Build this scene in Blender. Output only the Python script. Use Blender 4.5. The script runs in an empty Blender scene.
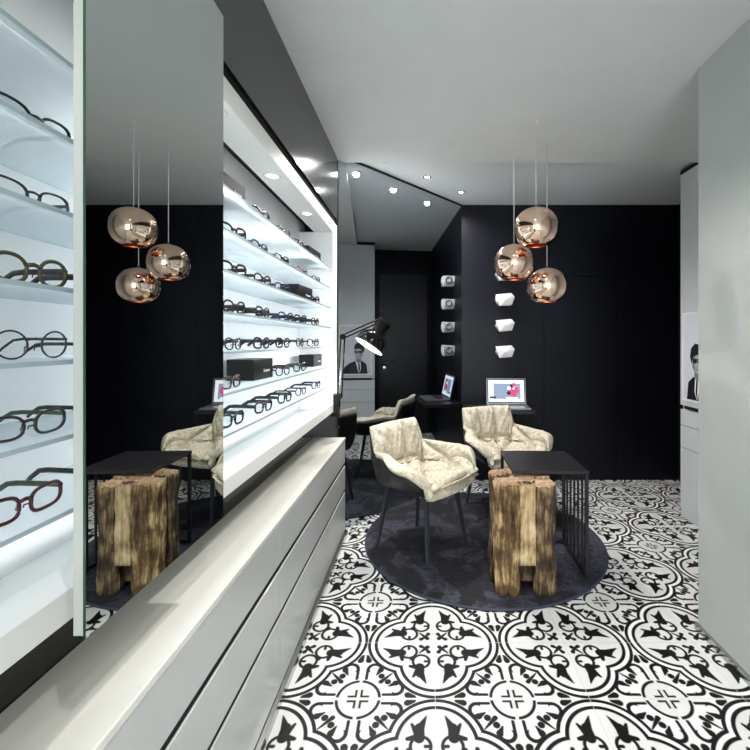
import bpy, math, random
from mathutils import Vector, Matrix
random.seed(7)
scene = bpy.context.scene
COL = scene.collection
PI = math.pi
R = math.radians

# ------------------------------------------------------------------ materials
def new_mat(name):
    m = bpy.data.materials.new(name); m.use_nodes = True
    nt = m.node_tree; nt.nodes.clear()
    out = nt.nodes.new('ShaderNodeOutputMaterial')
    return m, nt, out

def mat(name, col, rough=0.5, metal=0.0, var=0.06, scale=8.0, bump=0.0, bscale=200.0, coat=0.0, spec=0.5,
        sheen=0.0, emit=None, estr=0.0, stretch=(1, 1, 1), detail=3.0):
    m, nt, out = new_mat(name)
    b = nt.nodes.new('ShaderNodeBsdfPrincipled')
    nt.links.new(b.outputs[0], out.inputs[0])
    tc = nt.nodes.new('ShaderNodeTexCoord'); mp = nt.nodes.new('ShaderNodeMapping')
    mp.inputs['Scale'].default_value = stretch
    nt.links.new(tc.outputs['Object'], mp.inputs[0])
    n = nt.nodes.new('ShaderNodeTexNoise'); n.inputs['Scale'].default_value = scale; n.inputs['Detail'].default_value = detail
    nt.links.new(mp.outputs[0], n.inputs['Vector'])
    r = nt.nodes.new('ShaderNodeValToRGB')
    r.color_ramp.elements[0].position = .3; r.color_ramp.elements[1].position = .7
    r.color_ramp.elements[0].color = tuple(c*(1-var) for c in col) + (1,)
    r.color_ramp.elements[1].color = tuple(min(1, c*(1+var)) for c in col) + (1,)
    nt.links.new(n.outputs[0], r.inputs[0]); nt.links.new(r.outputs[0], b.inputs['Base Color'])
    b.inputs['Roughness'].default_value = rough; b.inputs['Metallic'].default_value = metal
    b.inputs['Coat Weight'].default_value = coat; b.inputs['Specular IOR Level'].default_value = spec
    b.inputs['Sheen Weight'].default_value = sheen
    if emit:
        b.inputs['Emission Color'].default_value = tuple(emit) + (1,); b.inputs['Emission Strength'].default_value = estr
    if bump:
        n2 = nt.nodes.new('ShaderNodeTexNoise'); n2.inputs['Scale'].default_value = bscale; n2.inputs['Detail'].default_value = 4
        nt.links.new(mp.outputs[0], n2.inputs['Vector'])
        bp = nt.nodes.new('ShaderNodeBump'); bp.inputs['Strength'].default_value = bump; bp.inputs['Distance'].default_value = .004
        nt.links.new(n2.outputs[0], bp.inputs['Height']); nt.links.new(bp.outputs[0], b.inputs['Normal'])
    return m

def mirror_mat(name, col):
    m, nt, out = new_mat(name)
    g = nt.nodes.new('ShaderNodeBsdfGlossy'); g.inputs['Roughness'].default_value = 0.0
    g.inputs['Color'].default_value = tuple(col) + (1,)
    nt.links.new(g.outputs[0], out.inputs[0]); return m

def sheet_glass(name, col, gloss=.08, diff=0.0):
    # thin clear glass: straight-through light plus a surface reflection
    m, nt, out = new_mat(name)
    t = nt.nodes.new('ShaderNodeBsdfTransparent'); t.inputs[0].default_value = tuple(col) + (1,)
    g = nt.nodes.new('ShaderNodeBsdfGlossy'); g.inputs['Roughness'].default_value = .03
    mx = nt.nodes.new('ShaderNodeMixShader')
    lw = nt.nodes.new('ShaderNodeLayerWeight'); lw.inputs[0].default_value = .25
    mu = nt.nodes.new('ShaderNodeMath'); mu.operation = 'MULTIPLY_ADD'
    mu.inputs[1].default_value = .35; mu.inputs[2].default_value = gloss
    nt.links.new(lw.outputs['Fresnel'], mu.inputs[0]); nt.links.new(mu.outputs[0], mx.inputs[0])
    nt.links.new(t.outputs[0], mx.inputs[1]); nt.links.new(g.outputs[0], mx.inputs[2])
    last = mx
    if diff:
        d = nt.nodes.new('ShaderNodeBsdfDiffuse'); d.inputs[0].default_value = (.84, .89, .92, 1)
        tr = nt.nodes.new('ShaderNodeBsdfTranslucent'); tr.inputs[0].default_value = (.84, .89, .92, 1)
        m1 = nt.nodes.new('ShaderNodeMixShader'); m1.inputs[0].default_value = .5
        nt.links.new(d.outputs[0], m1.inputs[1]); nt.links.new(tr.outputs[0], m1.inputs[2])
        m2 = nt.nodes.new('ShaderNodeMixShader'); m2.inputs[0].default_value = diff
        nt.links.new(mx.outputs[0], m2.inputs[1]); nt.links.new(m1.outputs[0], m2.inputs[2]); last = m2
    nt.links.new(last.outputs[0], out.inputs[0]); return m

def glow(name, col, s):
    m, nt, out = new_mat(name)
    e = nt.nodes.new('ShaderNodeEmission'); e.inputs[0].default_value = tuple(col) + (1,); e.inputs[1].default_value = s
    nt.links.new(e.outputs[0], out.inputs[0]); return m

M = {}
M['ceil'] = mat('ceiling paint', (.68, .695, .69), .85, bump=.05, bscale=90, var=.02)
M['ceil2'] = mat('blue grey rear ceiling', (.66, .69, .71), .85, bump=.05, bscale=90, var=.02)  # rear ceiling band, slightly bluer than the front
M['grey_wall'] = mat('grey wall paint', (.42, .445, .43), .6, bump=.05, bscale=120, var=.02)
M['cab_grey'] = mat('grey lacquer', (.58, .61, .62), .38, var=.015)
M['cab_grey2'] = mat('mirror board edge', (.40, .41, .38), .5, var=.01)
M['black_wall'] = mat('black satin panel', (.004, .0046, .009), .40, var=.15, scale=3, spec=.24)
M['black_gloss'] = mat('black gloss panel', (.020, .021, .021), .16, var=.1, scale=3, spec=.6)
M['black_seam'] = mat('panel gap', (.002, .002, .002), .9)
M['white_lac'] = mat('white lacquer', (.80, .80, .78), .35, var=.01)
M['niche'] = mat('niche white', (.90, .905, .91), .55, var=.01)
M['counter'] = mat('worktop white', (.72, .71, .66), .10, var=.01, coat=.4)
M['front'] = mat('drawer front', (.50, .515, .51), .3, var=.01, coat=.2)
M['steel'] = mat('brushed steel', (.45, .46, .46), .22, metal=1)
M['chrome'] = mat('chrome', (.75, .76, .77), .08, metal=1)
M['mirror'] = mirror_mat('mirror', (.58, .61, .60))
M['mirror2'] = mirror_mat('smoked mirror', (.50, .53, .55))
M['green_edge'] = mat('green glass edge', (.015, .06, .03), .2, spec=.4)
M['shelf'] = sheet_glass('shelf glass', (.93, .97, .98), .05, .42)
M['shelf_edge'] = mat('shelf glass edge', (.42, .52, .56), .15)
M['lens'] = sheet_glass('lens', (.96, .97, .97), .05)
M['copper'] = mat('polished copper', (.97, .70, .55), .035, metal=1, var=.01)
M['copper_in'] = mat('copper inside', (.42, .12, .07), .25, metal=1)
M['cord'] = mat('clear cord', (.62, .63, .62), .4)
M['black_metal'] = mat('black powder coat', (.012, .012, .014), .4, bump=.05)
M['black_shell'] = mat('black shell', (.014, .015, .015), .38, var=.1)
M['seat_base'] = mat('black seat frame', (.01, .01, .01), .45)
M['leg'] = mat('dark blue grey leg', (.030, .033, .045), .4)
M['black_box'] = mat('black box board', (.006, .0065, .007), .4, spec=.25)
M['white_mark'] = mat('white print', (.8, .8, .8), .6)
M['chrome_black'] = mat('glossy black lamp enamel', (.004, .004, .004), .10, spec=.3)
M['lamp_white'] = mat('white shade inside', (.85, .85, .85), .5, emit=(1, .98, .95), estr=.9)
M['bulb'] = glow('bulb', (1, .97, .92), 9.0)
M['spot'] = glow('downlight', (1, .97, .93), 25.0)
M['spotn'] = glow('niche downlight', (1, .99, .97), 3.0)
M['white_trim'] = mat('white ring', (.82, .82, .82), .3)
M['lap'] = mat('laptop aluminium', (.34, .35, .38), .3, metal=.7)
M['lap_dark'] = mat('laptop keys', (.02, .02, .025), .4)
M['scr_w'] = glow('screen white', (.93, .96, 1), .95)
M['scr_b'] = glow('screen blue', (.36, .44, .62), .75)
M['scr_p'] = glow('screen pink', (.8, .10, .25), .8)
M['scr_d'] = glow('screen dark', (.05, .07, .12), .5)
M['holder'] = mat('white satin holder', (.80, .80, .82), .3)
M['door_black'] = mat('black door', (.004, .004, .005), .4)
M['poster_w'] = mat('poster white', (.75, .76, .80), .35, emit=(.9, .92, 1), estr=.12)
M['poster_g'] = mat('poster grey', (.52, .53, .58), .35, emit=(.9, .92, 1), estr=.10, scale=2, var=.12)
M['poster_k'] = mat('poster black', (.012, .012, .018), .35)
M['poster_s'] = mat('poster skin grey', (.42, .42, .44), .35)
M['poster_s2'] = mat('poster shade grey', (.2, .2, .22), .35)

def fabric_mat():
    m, nt, out = new_mat('quilted cream linen')
    b = nt.nodes.new('ShaderNodeBsdfPrincipled'); nt.links.new(b.outputs[0], out.inputs[0])
    tc = nt.nodes.new('ShaderNodeTexCoord')
    n = nt.nodes.new('ShaderNodeTexNoise'); n.inputs['Scale'].default_value = 55; n.inputs['Detail'].default_value = 6; n.inputs['Roughness'].default_value = .7
    nt.links.new(tc.outputs['Object'], n.inputs['Vector'])
    r = nt.nodes.new('ShaderNodeValToRGB')
    r.color_ramp.elements[0].position = .33; r.color_ramp.elements[0].color = (.37, .32, .235, 1)
    r.color_ramp.elements[1].position = .56; r.color_ramp.elements[1].color = (.64, .585, .47, 1)
    nt.links.new(n.outputs[0], r.inputs[0]); nt.links.new(r.outputs[0], b.inputs['Base Color'])
    b.inputs['Roughness'].default_value = .9
    n2 = nt.nodes.new('ShaderNodeTexNoise'); n2.inputs['Scale'].default_value = 16; n2.inputs['Detail'].default_value = 4
    nt.links.new(tc.outputs['Object'], n2.inputs['Vector'])
    bp = nt.nodes.new('ShaderNodeBump'); bp.inputs['Strength'].default_value = .9; bp.inputs['Distance'].default_value = .012
    nt.links.new(n2.outputs[0], bp.inputs['Height']); nt.links.new(bp.outputs[0], b.inputs['Normal'])
    return m
M['fabric'] = fabric_mat()

def wood_mat(name, dark, mid, light, zs=3.0):
    m, nt, out = new_mat(name)
    b = nt.nodes.new('ShaderNodeBsdfPrincipled'); nt.links.new(b.outputs[0], out.inputs[0])
    tc = nt.nodes.new('ShaderNodeTexCoord'); mp = nt.nodes.new('ShaderNodeMapping')
    mp.inputs['Scale'].default_value = (1, 1, .13)
    nt.links.new(tc.outputs['Object'], mp.inputs[0])
    n = nt.nodes.new('ShaderNodeTexNoise'); n.inputs['Scale'].default_value = 60; n.inputs['Detail'].default_value = 8; n.inputs['Roughness'].default_value = .7
    nt.links.new(mp.outputs[0], n.inputs['Vector'])
    n3 = nt.nodes.new('ShaderNodeTexNoise'); n3.inputs['Scale'].default_value = 11; n3.inputs['Detail'].default_value = 5
    nt.links.new(tc.outputs['Object'], n3.inputs['Vector'])
    mx = nt.nodes.new('ShaderNodeMath'); mx.operation = 'MULTIPLY_ADD'; mx.inputs[1].default_value = .55
    nt.links.new(n.outputs[0], mx.inputs[0])
    m2 = nt.nodes.new('ShaderNodeMath'); m2.operation = 'MULTIPLY'; m2.inputs[1].default_value = .45
    nt.links.new(n3.outputs[0], m2.inputs[0]); nt.links.new(m2.outputs[0], mx.inputs[2])
    r = nt.nodes.new('ShaderNodeValToRGB'); e = r.color_ramp.elements
    e[0].position = .38; e[0].color = dark + (1,); e[1].position = .64; e[1].color = light + (1,)
    k = e.new(.5); k.color = mid + (1,)
    nt.links.new(mx.outputs[0], r.inputs[0]); nt.links.new(r.outputs[0], b.inputs['Base Color'])
    b.inputs['Roughness'].default_value = .8
    bp = nt.nodes.new('ShaderNodeBump'); bp.inputs['Strength'].default_value = 1.0; bp.inputs['Distance'].default_value = .022
    nt.links.new(mx.outputs[0], bp.inputs['Height']); nt.links.new(bp.outputs[0], b.inputs['Normal'])
    return m
M['bark'] = wood_mat('weathered bark', (.018, .010, .004), (.19, .11, .042), (.82, .60, .30))
M['plank'] = wood_mat('pale split wood', (.16, .09, .04), (.56, .39, .20), (.90, .74, .46))
M['darkbark'] = wood_mat('dark bark', (.010, .006, .003), (.085, .05, .024), (.46, .32, .16))
M['woodtop'] = wood_mat('sawn reddish top', (.035, .018, .009), (.36, .22, .13), (.66, .48, .32))

def rug_mat():
    m, nt, out = new_mat('dark blue grey velvet pile')
    b = nt.nodes.new('ShaderNodeBsdfPrincipled'); nt.links.new(b.outputs[0], out.inputs[0])
    tc = nt.nodes.new('ShaderNodeTexCoord')
    v = nt.nodes.new('ShaderNodeTexNoise'); v.inputs['Scale'].default_value = 4.2; v.inputs['Detail'].default_value = 3; v.inputs['Distortion'].default_value = 1.2
    f = nt.nodes.new('ShaderNodeTexNoise'); f.inputs['Scale'].default_value = 46; f.inputs['Detail'].default_value = 8; f.inputs['Roughness'].default_value = .75
    nt.links.new(tc.outputs['Object'], v.inputs['Vector']); nt.links.new(tc.outputs['Object'], f.inputs['Vector'])
    r1 = nt.nodes.new('ShaderNodeValToRGB'); r1.color_ramp.elements[0].position = .46; r1.color_ramp.elements[1].position = .56  # brushed-nap patches, their sheen painted into the pile colour
    nt.links.new(v.outputs[0], r1.inputs[0])
    ad = nt.nodes.new('ShaderNodeMath'); ad.operation = 'MULTIPLY_ADD'; ad.inputs[1].default_value = .24
    nt.links.new(r1.outputs[0], ad.inputs[0]); nt.links.new(f.outputs[0], ad.inputs[2])
    r = nt.nodes.new('ShaderNodeValToRGB'); e = r.color_ramp.elements
    e[0].position = .40; e[0].color = (.004, .004, .006, 1); e[1].position = .86; e[1].color = (.060, .062, .088, 1)
    k = e.new(.6); k.color = (.011, .011, .018, 1)
    nt.links.new(ad.outputs[0], r.inputs[0]); nt.links.new(r.outputs[0], b.inputs['Base Color'])
    b.inputs['Roughness'].default_value = .85; b.inputs['Sheen Weight'].default_value = .07; b.inputs['Sheen Roughness'].default_value = .4
    b.inputs['Sheen Tint'].default_value = (.45, .47, .62, 1)
    bp = nt.nodes.new('ShaderNodeBump'); bp.inputs['Strength'].default_value = .8; bp.inputs['Distance'].default_value = .01
    nt.links.new(f.outputs[0], bp.inputs['Height']); nt.links.new(bp.outputs[0], b.inputs['Normal'])
    return m
M['rug'] = rug_mat()
M['rug_edge'] = mat('rug piping', (.035, .04, .07), .7)

# ---- patterned cement tile, drawn with a small expression -> math node compiler
class E:
    nt = None
    def __init__(s, v): s.v = v
    def _op(a, op, b=None, c=None, clamp=False):
        n = E.nt.nodes.new('ShaderNodeMath'); n.operation = op; n.use_clamp = clamp
        for i, x in enumerate((a, b, c)):
            if x is None: continue
            x = x.v if isinstance(x, E) else x
            if isinstance(x, (int, float)): n.inputs[i].default_value = x
            else: E.nt.links.new(x, n.inputs[i])
        return E(n.outputs[0])
    def __add__(a, b): return a._op('ADD', b)
    __radd__ = __add__
    def __sub__(a, b): return a._op('SUBTRACT', b)
    def __rsub__(a, b): return E(b)._op('SUBTRACT', a)
    def __mul__(a, b): return a._op('MULTIPLY', b)
    __rmul__ = __mul__
    def __truediv__(a, b): return a._op('DIVIDE', b)
def emin(*a):
    r = a[0]
    for x in a[1:]: r = r._op('MINIMUM', x)
    return r
def emax(*a):
    r = a[0]
    for x in a[1:]: r = r._op('MAXIMUM', x)
    return r
def eabs(a): return a._op('ABSOLUTE')
def elen(x, y): return (x*x + y*y)._op('SQRT')
def ecap(x, y, x0, y0, x1, y1, r0, r1=None):
    # tapered capsule: signed distance
    dx, dy = x1-x0, y1-y0; L2 = dx*dx+dy*dy
    px, py = x - x0, y - y0
    t = (px*dx + py*dy)._op('DIVIDE', L2, clamp=True)
    d = elen(px - t*dx, py - t*dy)
    return d - r0 if r1 is None else d - (r0 + t*(r1-r0))
def ring(x, y, cx, cy, r, w): return eabs(elen(x-cx, y-cy) - r) - w

T = .2590                       # one tile
TX0, TY0 = -.2181, 1.9095       # a cross centre on the floor
def floor_mat():
    m, nt, out = new_mat('patterned cement tiles'); E.nt = nt
    b = nt.nodes.new('ShaderNodeBsdfPrincipled'); nt.links.new(b.outputs[0], out.inputs[0])
    g = nt.nodes.new('ShaderNodeNewGeometry'); s = nt.nodes.new('ShaderNodeSeparateXYZ')
    nt.links.new(g.outputs['Position'], s.inputs[0])
    X, Y = E(s.outputs[0]), E(s.outputs[1])
    a = ((X - (TX0-40*T))/T)._op('PINGPONG', 1.0)
    c = ((Y - (TY0-40*T))/T)._op('PINGPONG', 1.0)
    p, q = emax(a, c), emin(a, c)         # from the cross corner, q <= p
    r_, s_ = 1 - q, 1 - p                 # from the quatrefoil centre, s <= r
    W = .025
    shapes = []
    lob = elen(p-1.0, q-.60)
    shapes.append(emin(eabs(lob-.574)-W, eabs(lob-.474)-W))
    inside = .470 - lob                   # >0 inside lobe
    shapes.append(emax(ring(p, q, 0, 0, .275, .021), .020-q))
    shapes.append(emax(eabs(q-.036)-.016, p-.14))
    # trefoil on the diagonal
    shapes += [ecap(p, q, .27, .27, .42, .42, .034, .010), elen(p-.365, q-.27)-.046]
    # scrolls
    sc = emax(ring(p, q, .475, .165, .095, .026), .43-p)
    shapes += [sc, ecap(p, q, .32, .065, .475, .066, .022), ecap(p, q, .475, .25, .385, .20, .045, .012)]
    shapes.append(emax(ecap(p, q, .64, .06, .71, .02, .045), .012-q))
    # fleur at the middle
    shapes += [ecap(r_, s_, .09, .09, .21, .21, .036, .012), ecap(r_, s_, .125, .115, .19, .075, .018, .034)]
    # loops, knot, stub
    shapes += [ring(r_, s_, .37, .185, .118, .021), elen(r_-.315, s_-.315)-.044, ecap(r_, s_, .37, .07, .37, .13, .022)]
    # tulip
    shapes += [ecap(r_, s_, .475, .205, .60, .20, .070, .060), ecap(r_, s_, .60, .19, .755, .115, .056, .008),
               ecap(r_, s_, .54, .23, .645, .295, .048, .018), ecap(r_, s_, .48, .22, .46, .34, .050, .026)]
    d = emin(*shapes)
    mask = (d*(-70.0) + .5)._op('ADD', 0.0, clamp=True)
    tint = (inside*60.0)._op('ADD', 0.0, clamp=True)
    tint2 = ((.262 - elen(p, q))*60.0)._op('ADD', 0.0, clamp=True)
    tintb = ((lob-.60)*40.0)._op('ADD', 0.0, clamp=True)
    loopin = ((elen(r_-.37, s_-.185) - .10)*60.0)._op('ADD', 0.0, clamp=True)
    tint = emax(tint, tint2, tintb*.6)
    gd = emin(p, s_, q, 1-q) - .004
    grout = (gd*(-300.0)+.5)._op('ADD', 0.0, clamp=True)
    n = nt.nodes.new('ShaderNodeTexNoise'); n.inputs['Scale'].default_value = 14; n.inputs['Detail'].default_value = 6
    mp = nt.nodes.new('ShaderNodeMapping'); mp.inputs['Scale'].default_value = (1, .35, 1)
    nt.links.new(g.outputs['Position'], mp.inputs[0]); nt.links.new(mp.outputs[0], n.inputs['Vector'])
    def mixc(fac, c1, c2):
        x = nt.nodes.new('ShaderNodeMix'); x.data_type = 'RGBA'
        f = fac.v if isinstance(fac, E) else fac
        if isinstance(f, (int, float)): x.inputs[0].default_value = f
        else: nt.links.new(f, x.inputs[0])
        for i, cc in ((6, c1), (7, c2)):
            if isinstance(cc, tuple): x.inputs[i].default_value = cc + (1,)
            else: nt.links.new(cc, x.inputs[i])
        return x.outputs[2]
    grey = mixc(E(n.outputs[0]), (.60, .61, .60), (.78, .78, .76))
    base = mixc(tint, (.90, .90, .88), grey)
    base = mixc(grout, base, (.55, .55, .54))
    blk = mixc(E(n.outputs[0]), (.002, .002, .002), (.009, .009, .009))
    ng = (mask)*(1-grout*.8)
    nt.links.new(mixc(ng, base, blk), b.inputs['Base Color'])
    b.inputs['Roughness'].default_value = .42; b.inputs['Specular IOR Level'].default_value = .18
    return m
M['floor'] = floor_mat()

# ------------------------------------------------------------------ mesh builder
class MB:
    def __init__(s): s.v = []; s.f = []; s.m = []; s.sm = []
    def face(s, idx, mi=0, smooth=False): s.f.append(tuple(idx)); s.m.append(mi); s.sm.append(smooth)
    def poly(s, pts, mi=0):
        b = len(s.v); s.v += [tuple(p) for p in pts]; s.face(range(b, b+len(pts)), mi); return s
    def box(s, x0, x1, y0, y1, z0, z1, mi=0):
        b = len(s.v)
        s.v += [(x, y, z) for z in (z0, z1) for y in (y0, y1) for x in (x0, x1)]
        for f in ((0, 2, 3, 1), (4, 5, 7, 6), (0, 1, 5, 4), (2, 6, 7, 3), (0, 4, 6, 2), (1, 3, 7, 5)):
            s.face([b+i for i in f], mi)
        return s
    def prism(s, pts2, z0, z1, mi=0, xf=None, mtop=None):
        n = len(pts2); b = len(s.v)
        for z in (z0, z1):
            for (x, y) in pts2:
                p = (x, y, z); s.v.append(tuple(xf(p)) if xf else p)
        s.face([b+i for i in reversed(range(n))], mi); s.face([b+n+i for i in range(n)], mi if mtop is None else mtop)
        for i in range(n):
            j = (i+1) % n; s.face((b+i, b+j, b+n+j, b+n+i), mi)
        return s
    def tube(s, pts, r, closed=False, seg=8, mi=0, r2=None, up=(0, 0, 1), caps=True):
        pts = [Vector(p) for p in pts]; n = len(pts); b = len(s.v); up = Vector(up)
        rr = r if isinstance(r, (list, tuple)) else [r]*n
        for i, p in enumerate(pts):
            if closed: t = pts[(i+1) % n]-pts[i-1]
            else: t = pts[min(i+1, n-1)]-pts[max(i-1, 0)]
            t.normalize(); u = up if abs(t.dot(up)) < .95 else Vector((1, 0, 0)) if abs(t.x) < .9 else Vector((0, 1, 0))
            a = t.cross(u).normalized(); c = a.cross(t).normalized()
            for k in range(seg):
                th = 2*PI*(k+.5)/seg
                s.v.append(tuple(p + a*math.cos(th)*rr[i] + c*math.sin(th)*(rr[i] if r2 is None else r2)))
        m = n if closed else n-1
        for i in range(m):
            j = (i+1) % n
            for k in range(seg):
                l = (k+1) % seg
                s.face((b+i*seg+k, b+i*seg+l, b+j*seg+l, b+j*seg+k), mi, seg > 5)
        if not closed and caps:
            s.face([b+k for k in reversed(range(seg))], mi); s.face([b+(n-1)*seg+k for k in range(seg)], mi)
        return s
    def lathe(s, prof, seg=40, mi=0, xf=None, smooth=True):
        b = len(s.v); n = len(prof)
        for (r, z) in prof:
            for k in range(seg):
                th = 2*PI*k/seg; p = Vector((r*math.cos(th), r*math.sin(th), z))
                s.v.append(tuple(xf @ p if xf is not None else p))
        for i in range(n-1):
            for k in range(seg):
                l = (k+1) % seg; s.face((b+i*seg+k, b+i*seg+l, b+(i+1)*seg+l, b+(i+1)*seg+k), mi, smooth)
        return s
    def disc(s, c, r, seg=32, mi=0, nrm=(0, 0, 1)):
        q = Vector(nrm).to_track_quat('Z', 'Y'); b = len(s.v)
        for k in range(seg):
            th = 2*PI*k/seg; s.v.append(tuple(Vector(c) + q @ Vector((r*math.cos(th), r*math.sin(th), 0))))
        s.face(range(b, b+seg), mi); return s
    def build(s, name, mats, parent=None, bevel=0, kind=None, label=None, loc=None, solid=0, subsurf=0):
        me = bpy.data.meshes.new(name); me.from_pydata(s.v, [], s.f); me.update()
        if not isinstance(mats, (list, tuple)): mats = [mats]
        for x in mats: me.materials.append(x)
        for p, mi, sm in zip(me.polygons, s.m, s.sm): p.material_index = mi; p.use_smooth = sm
        o = bpy.data.objects.new(name, me); COL.objects.link(o)
        if parent: o.parent = parent
        if loc: o.location = loc
        if solid:
            md = o.modifiers.new('s', 'SOLIDIFY'); md.thickness = solid; md.offset = 0
        if bevel:
            md = o.modifiers.new('b', 'BEVEL'); md.width = bevel; md.segments = 2; md.limit_method = 'ANGLE'
        if subsurf:
            md = o.modifiers.new('u', 'SUBSURF'); md.levels = subsurf; md.render_levels = subsurf
        if kind: o['kind'] = kind
        if label: o['label'] = label
        return o
def root(name, loc=(0, 0, 0), rz=0):
    o = bpy.data.objects.new(name, None); COL.objects.link(o); o.location = loc; o.rotation_euler = (0, 0, rz)
    o.empty_display_size = .05; return o
def tag(o, label, cat, group=None):
    o['label'] = label; o['category'] = cat
    if group: o['group'] = group
    return o
def copy_tree(o, parent=None):
    c = o.copy(); COL.objects.link(c)
    if parent: c.parent = parent
    for ch in [x for x in bpy.data.objects if x.parent == o]:
        copy_tree(ch, c)
    return c
def struct(name, mb, m, **k): return mb.build(name, m, kind='structure', **k)

# ------------------------------------------------------------------ camera
cam = bpy.data.cameras.new('camera'); co = bpy.data.objects.new('camera', cam); COL.objects.link(co)
co.location = (0, 0, 1.2); co.rotation_euler = (R(90), 0, 0)
cam.sensor_width = 36; cam.lens = 415/750*36; cam.shift_x = -48/750; cam.shift_y = -34/750; cam.clip_start = .02
scene.camera = co

# ------------------------------------------------------------------ room shell
Z1, Z2 = 2.335, 2.375
YL = 2.64            # ceiling lip
YB = 3.583           # back wall
XW = -.531           # left wall face above the display
FY = -2.6
XR = 1.146
struct('floor', MB().box(-.9, 2.6, FY, 3.75, -.06, 0), M['floor'])
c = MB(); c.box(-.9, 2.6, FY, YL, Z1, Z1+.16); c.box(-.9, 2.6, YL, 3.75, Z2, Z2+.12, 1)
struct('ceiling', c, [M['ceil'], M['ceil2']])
b = MB()
xs = [-.9, .334, 1.045, 1.668, 2.6]
for i in range(4):
    g = .0015
    if i == 2:
        b.box(xs[i]+g, xs[i+1]-g, YB, YB+.12, 0, 1.758); b.box(xs[i]+g, xs[i+1]-g, YB, YB+.12, 1.761, Z2)
    elif i == 3:
        b.box(xs[i]+g, 1.87, YB, YB+.12, 0, .80); b.box(xs[i]+g, 1.87, YB, YB+.12, .803, Z2); b.box(1.873, xs[i+1], YB, YB+.12, 0, Z2)
    else: b.box(xs[i]+(g if i else 0), xs[i+1]-g, YB, YB+.12, 0, Z2)
b.box(-.9, 2.6, YB+.06, YB+.13, 0, Z2, 1)
struct('wall_back', b, [M['black_wall'], M['black_seam']])
# left wall: structural wall, recessed dark strip below the display, glossy black panels above
struct('wall_left', MB().box(-.9, -.76, FY, 2.70, 0, Z1), M['niche'])
w = MB(); w.box(-.76, XW, -.5, 2.3185, 1.948, Z1-.001); w.box(-.76, XW, 2.3215, 2.575, 1.948, Z1-.001)
struct('trim_1', w, M['black_gloss'])
struct('trim_2', MB().box(-.76, -.68, FY, 2.574, 0.001, .775), M['black_gloss'])
struct('trim_3', MB().box(-.76, XW-.012, -.5, 2.57, 1.9105, 1.947), M['black_seam'])
struct('trim_4', MB().box(-.76, XW-.004, 2.5755, 2.60, .001, Z1-.001), M['black_gloss'])
struct('wall_right', MB().box(XR, 1.76, FY, 1.729, 0.0, Z1), M['grey_wall'], bevel=.003)
struct('baseboard_right', MB().box(XR-.014, XR+.002, FY, 1.731, 0.001, .027), M['steel'])
# front wall behind the camera with a shop window
fw = MB(); fw.box(-.9, -.45, FY-.12, FY, 0, Z1); fw.box(1.05, 1.76, FY-.12, FY, 0, Z1)
fw.box(-.45, 1.05, FY-.12, FY, 0, .3); fw.box(-.45, 1.05, FY-.12, FY, 2.2, Z1)
struct('wall_front', fw, M['grey_wall'])
wn = root('window_1', (.3, FY-.06, .3)); wn['kind'] = 'structure'
f = MB(); f.box(-.75, -.70, -.03, .03, 0, 1.9); f.box(.70, .75, -.03, .03, 0, 1.9); f.box(-.70, .70, -.03, .03, 0, .05); f.box(-.70, .70, -.03, .03, 1.85, 1.9); f.box(-.02, .02, -.03, .03, .05, 1.85)
f.build('window_frame', M['black_metal'], wn)
MB().box(-.70, .70, -.004, .004, .05, 1.85).build('pane', sheet_glass('window glass', (.97, .98, .98), .04), wn)
# side alcove right of the tall cabinet with a black door
struct('wall_side', MB().box(2.2, 2.45, 2.6, 3.70, 0, Z2), M['black_wall'])
d = root('door_1', (2.2, 3.17, 0)); d['kind'] = 'structure'
MB().box(-.022, -.001, -.26, .36, .005, 2.06).build('door_leaf', M['door_black'], d, bevel=.002)
h = MB(); h.tube([(-.022, -.20, .93), (-.065, -.20, .93), (-.065, -.08, .93)], .008, seg=10); h.tube([(-.023, -.20, .86), (-.03, -.20, .86)], .018, seg=16)
h.build('door_handle', M['chrome'], d, label='steel lever handle')

# ------------------------------------------------------------------ floor-to-ceiling angled mirror
ux, uy = .662, .7495
P2 = Vector((.3345, 3.580, 0)); P1 = P2 - Vector((ux, uy, 0))*((.3345+.53)/ux)
nx, ny = uy, -ux          # faces the room
L = (P2-P1).length; ang = math.atan2(uy, ux)
mr = root('angled_wall_mirror', (P1.x, P1.y, 0), ang)
tag(mr, 'floor-to-ceiling dark mirror set diagonally across the back left corner', 'mirror')
MB().box(0, L, -.0, .004, .0, Z2-.014).build('mirror_glass', M['mirror2'], mr)
MB().box(0, L, -.004, .03, Z2-.0135, Z2).build('top_channel', M['black_seam'], mr)
MB().box(0, L, .005, .03, .0, Z1-.004).build('backing', M['black_metal'], mr)

# ------------------------------------------------------------------ tall grey cabinet on the right with poster
t = root('tall_cabinet', (1.765, 2.2825, 0)); tag(t, 'tall grey lacquered cabinet wall at far right with drawers below a lit recess', 'cabinet')
XC = 0
MB().box(.02, .43, -.5625, .5625, .06, 2.335).build('carcass', M['cab_grey'], t)
fr = MB(); fr.box(0, .02, -.5625, .5625, .80, 2.335)
fr.build('upper_front', M['cab_grey'], t, bevel=.001)
MB().box(.004, .05, -.5625, .5625, .004, .06).build('plinth', M['cab_grey'], t)
for (z0, z1) in ((.062, .475), (.479, .625), (.629, .735)):
    for (ya, yb) in ((-.5625, .14), (.144, .5625)):
        MB().box(0, .02, ya, yb, z0, z1).build('drawer_front', M['cab_grey'], t, bevel=.001)
MB().box(.006, .02, .16, .53, .742, .765).build('pull_slot', M['black_seam'], t, label='narrow black slot under the poster')
MB().box(0, .02, -.5625, .5625, .765, .80).build('rail', M['cab_grey'], t)
MB().box(-.001, .40, -.5, .5625, 2.34, 2.36).build('shadow_gap', M['black_seam'], t)

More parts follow.
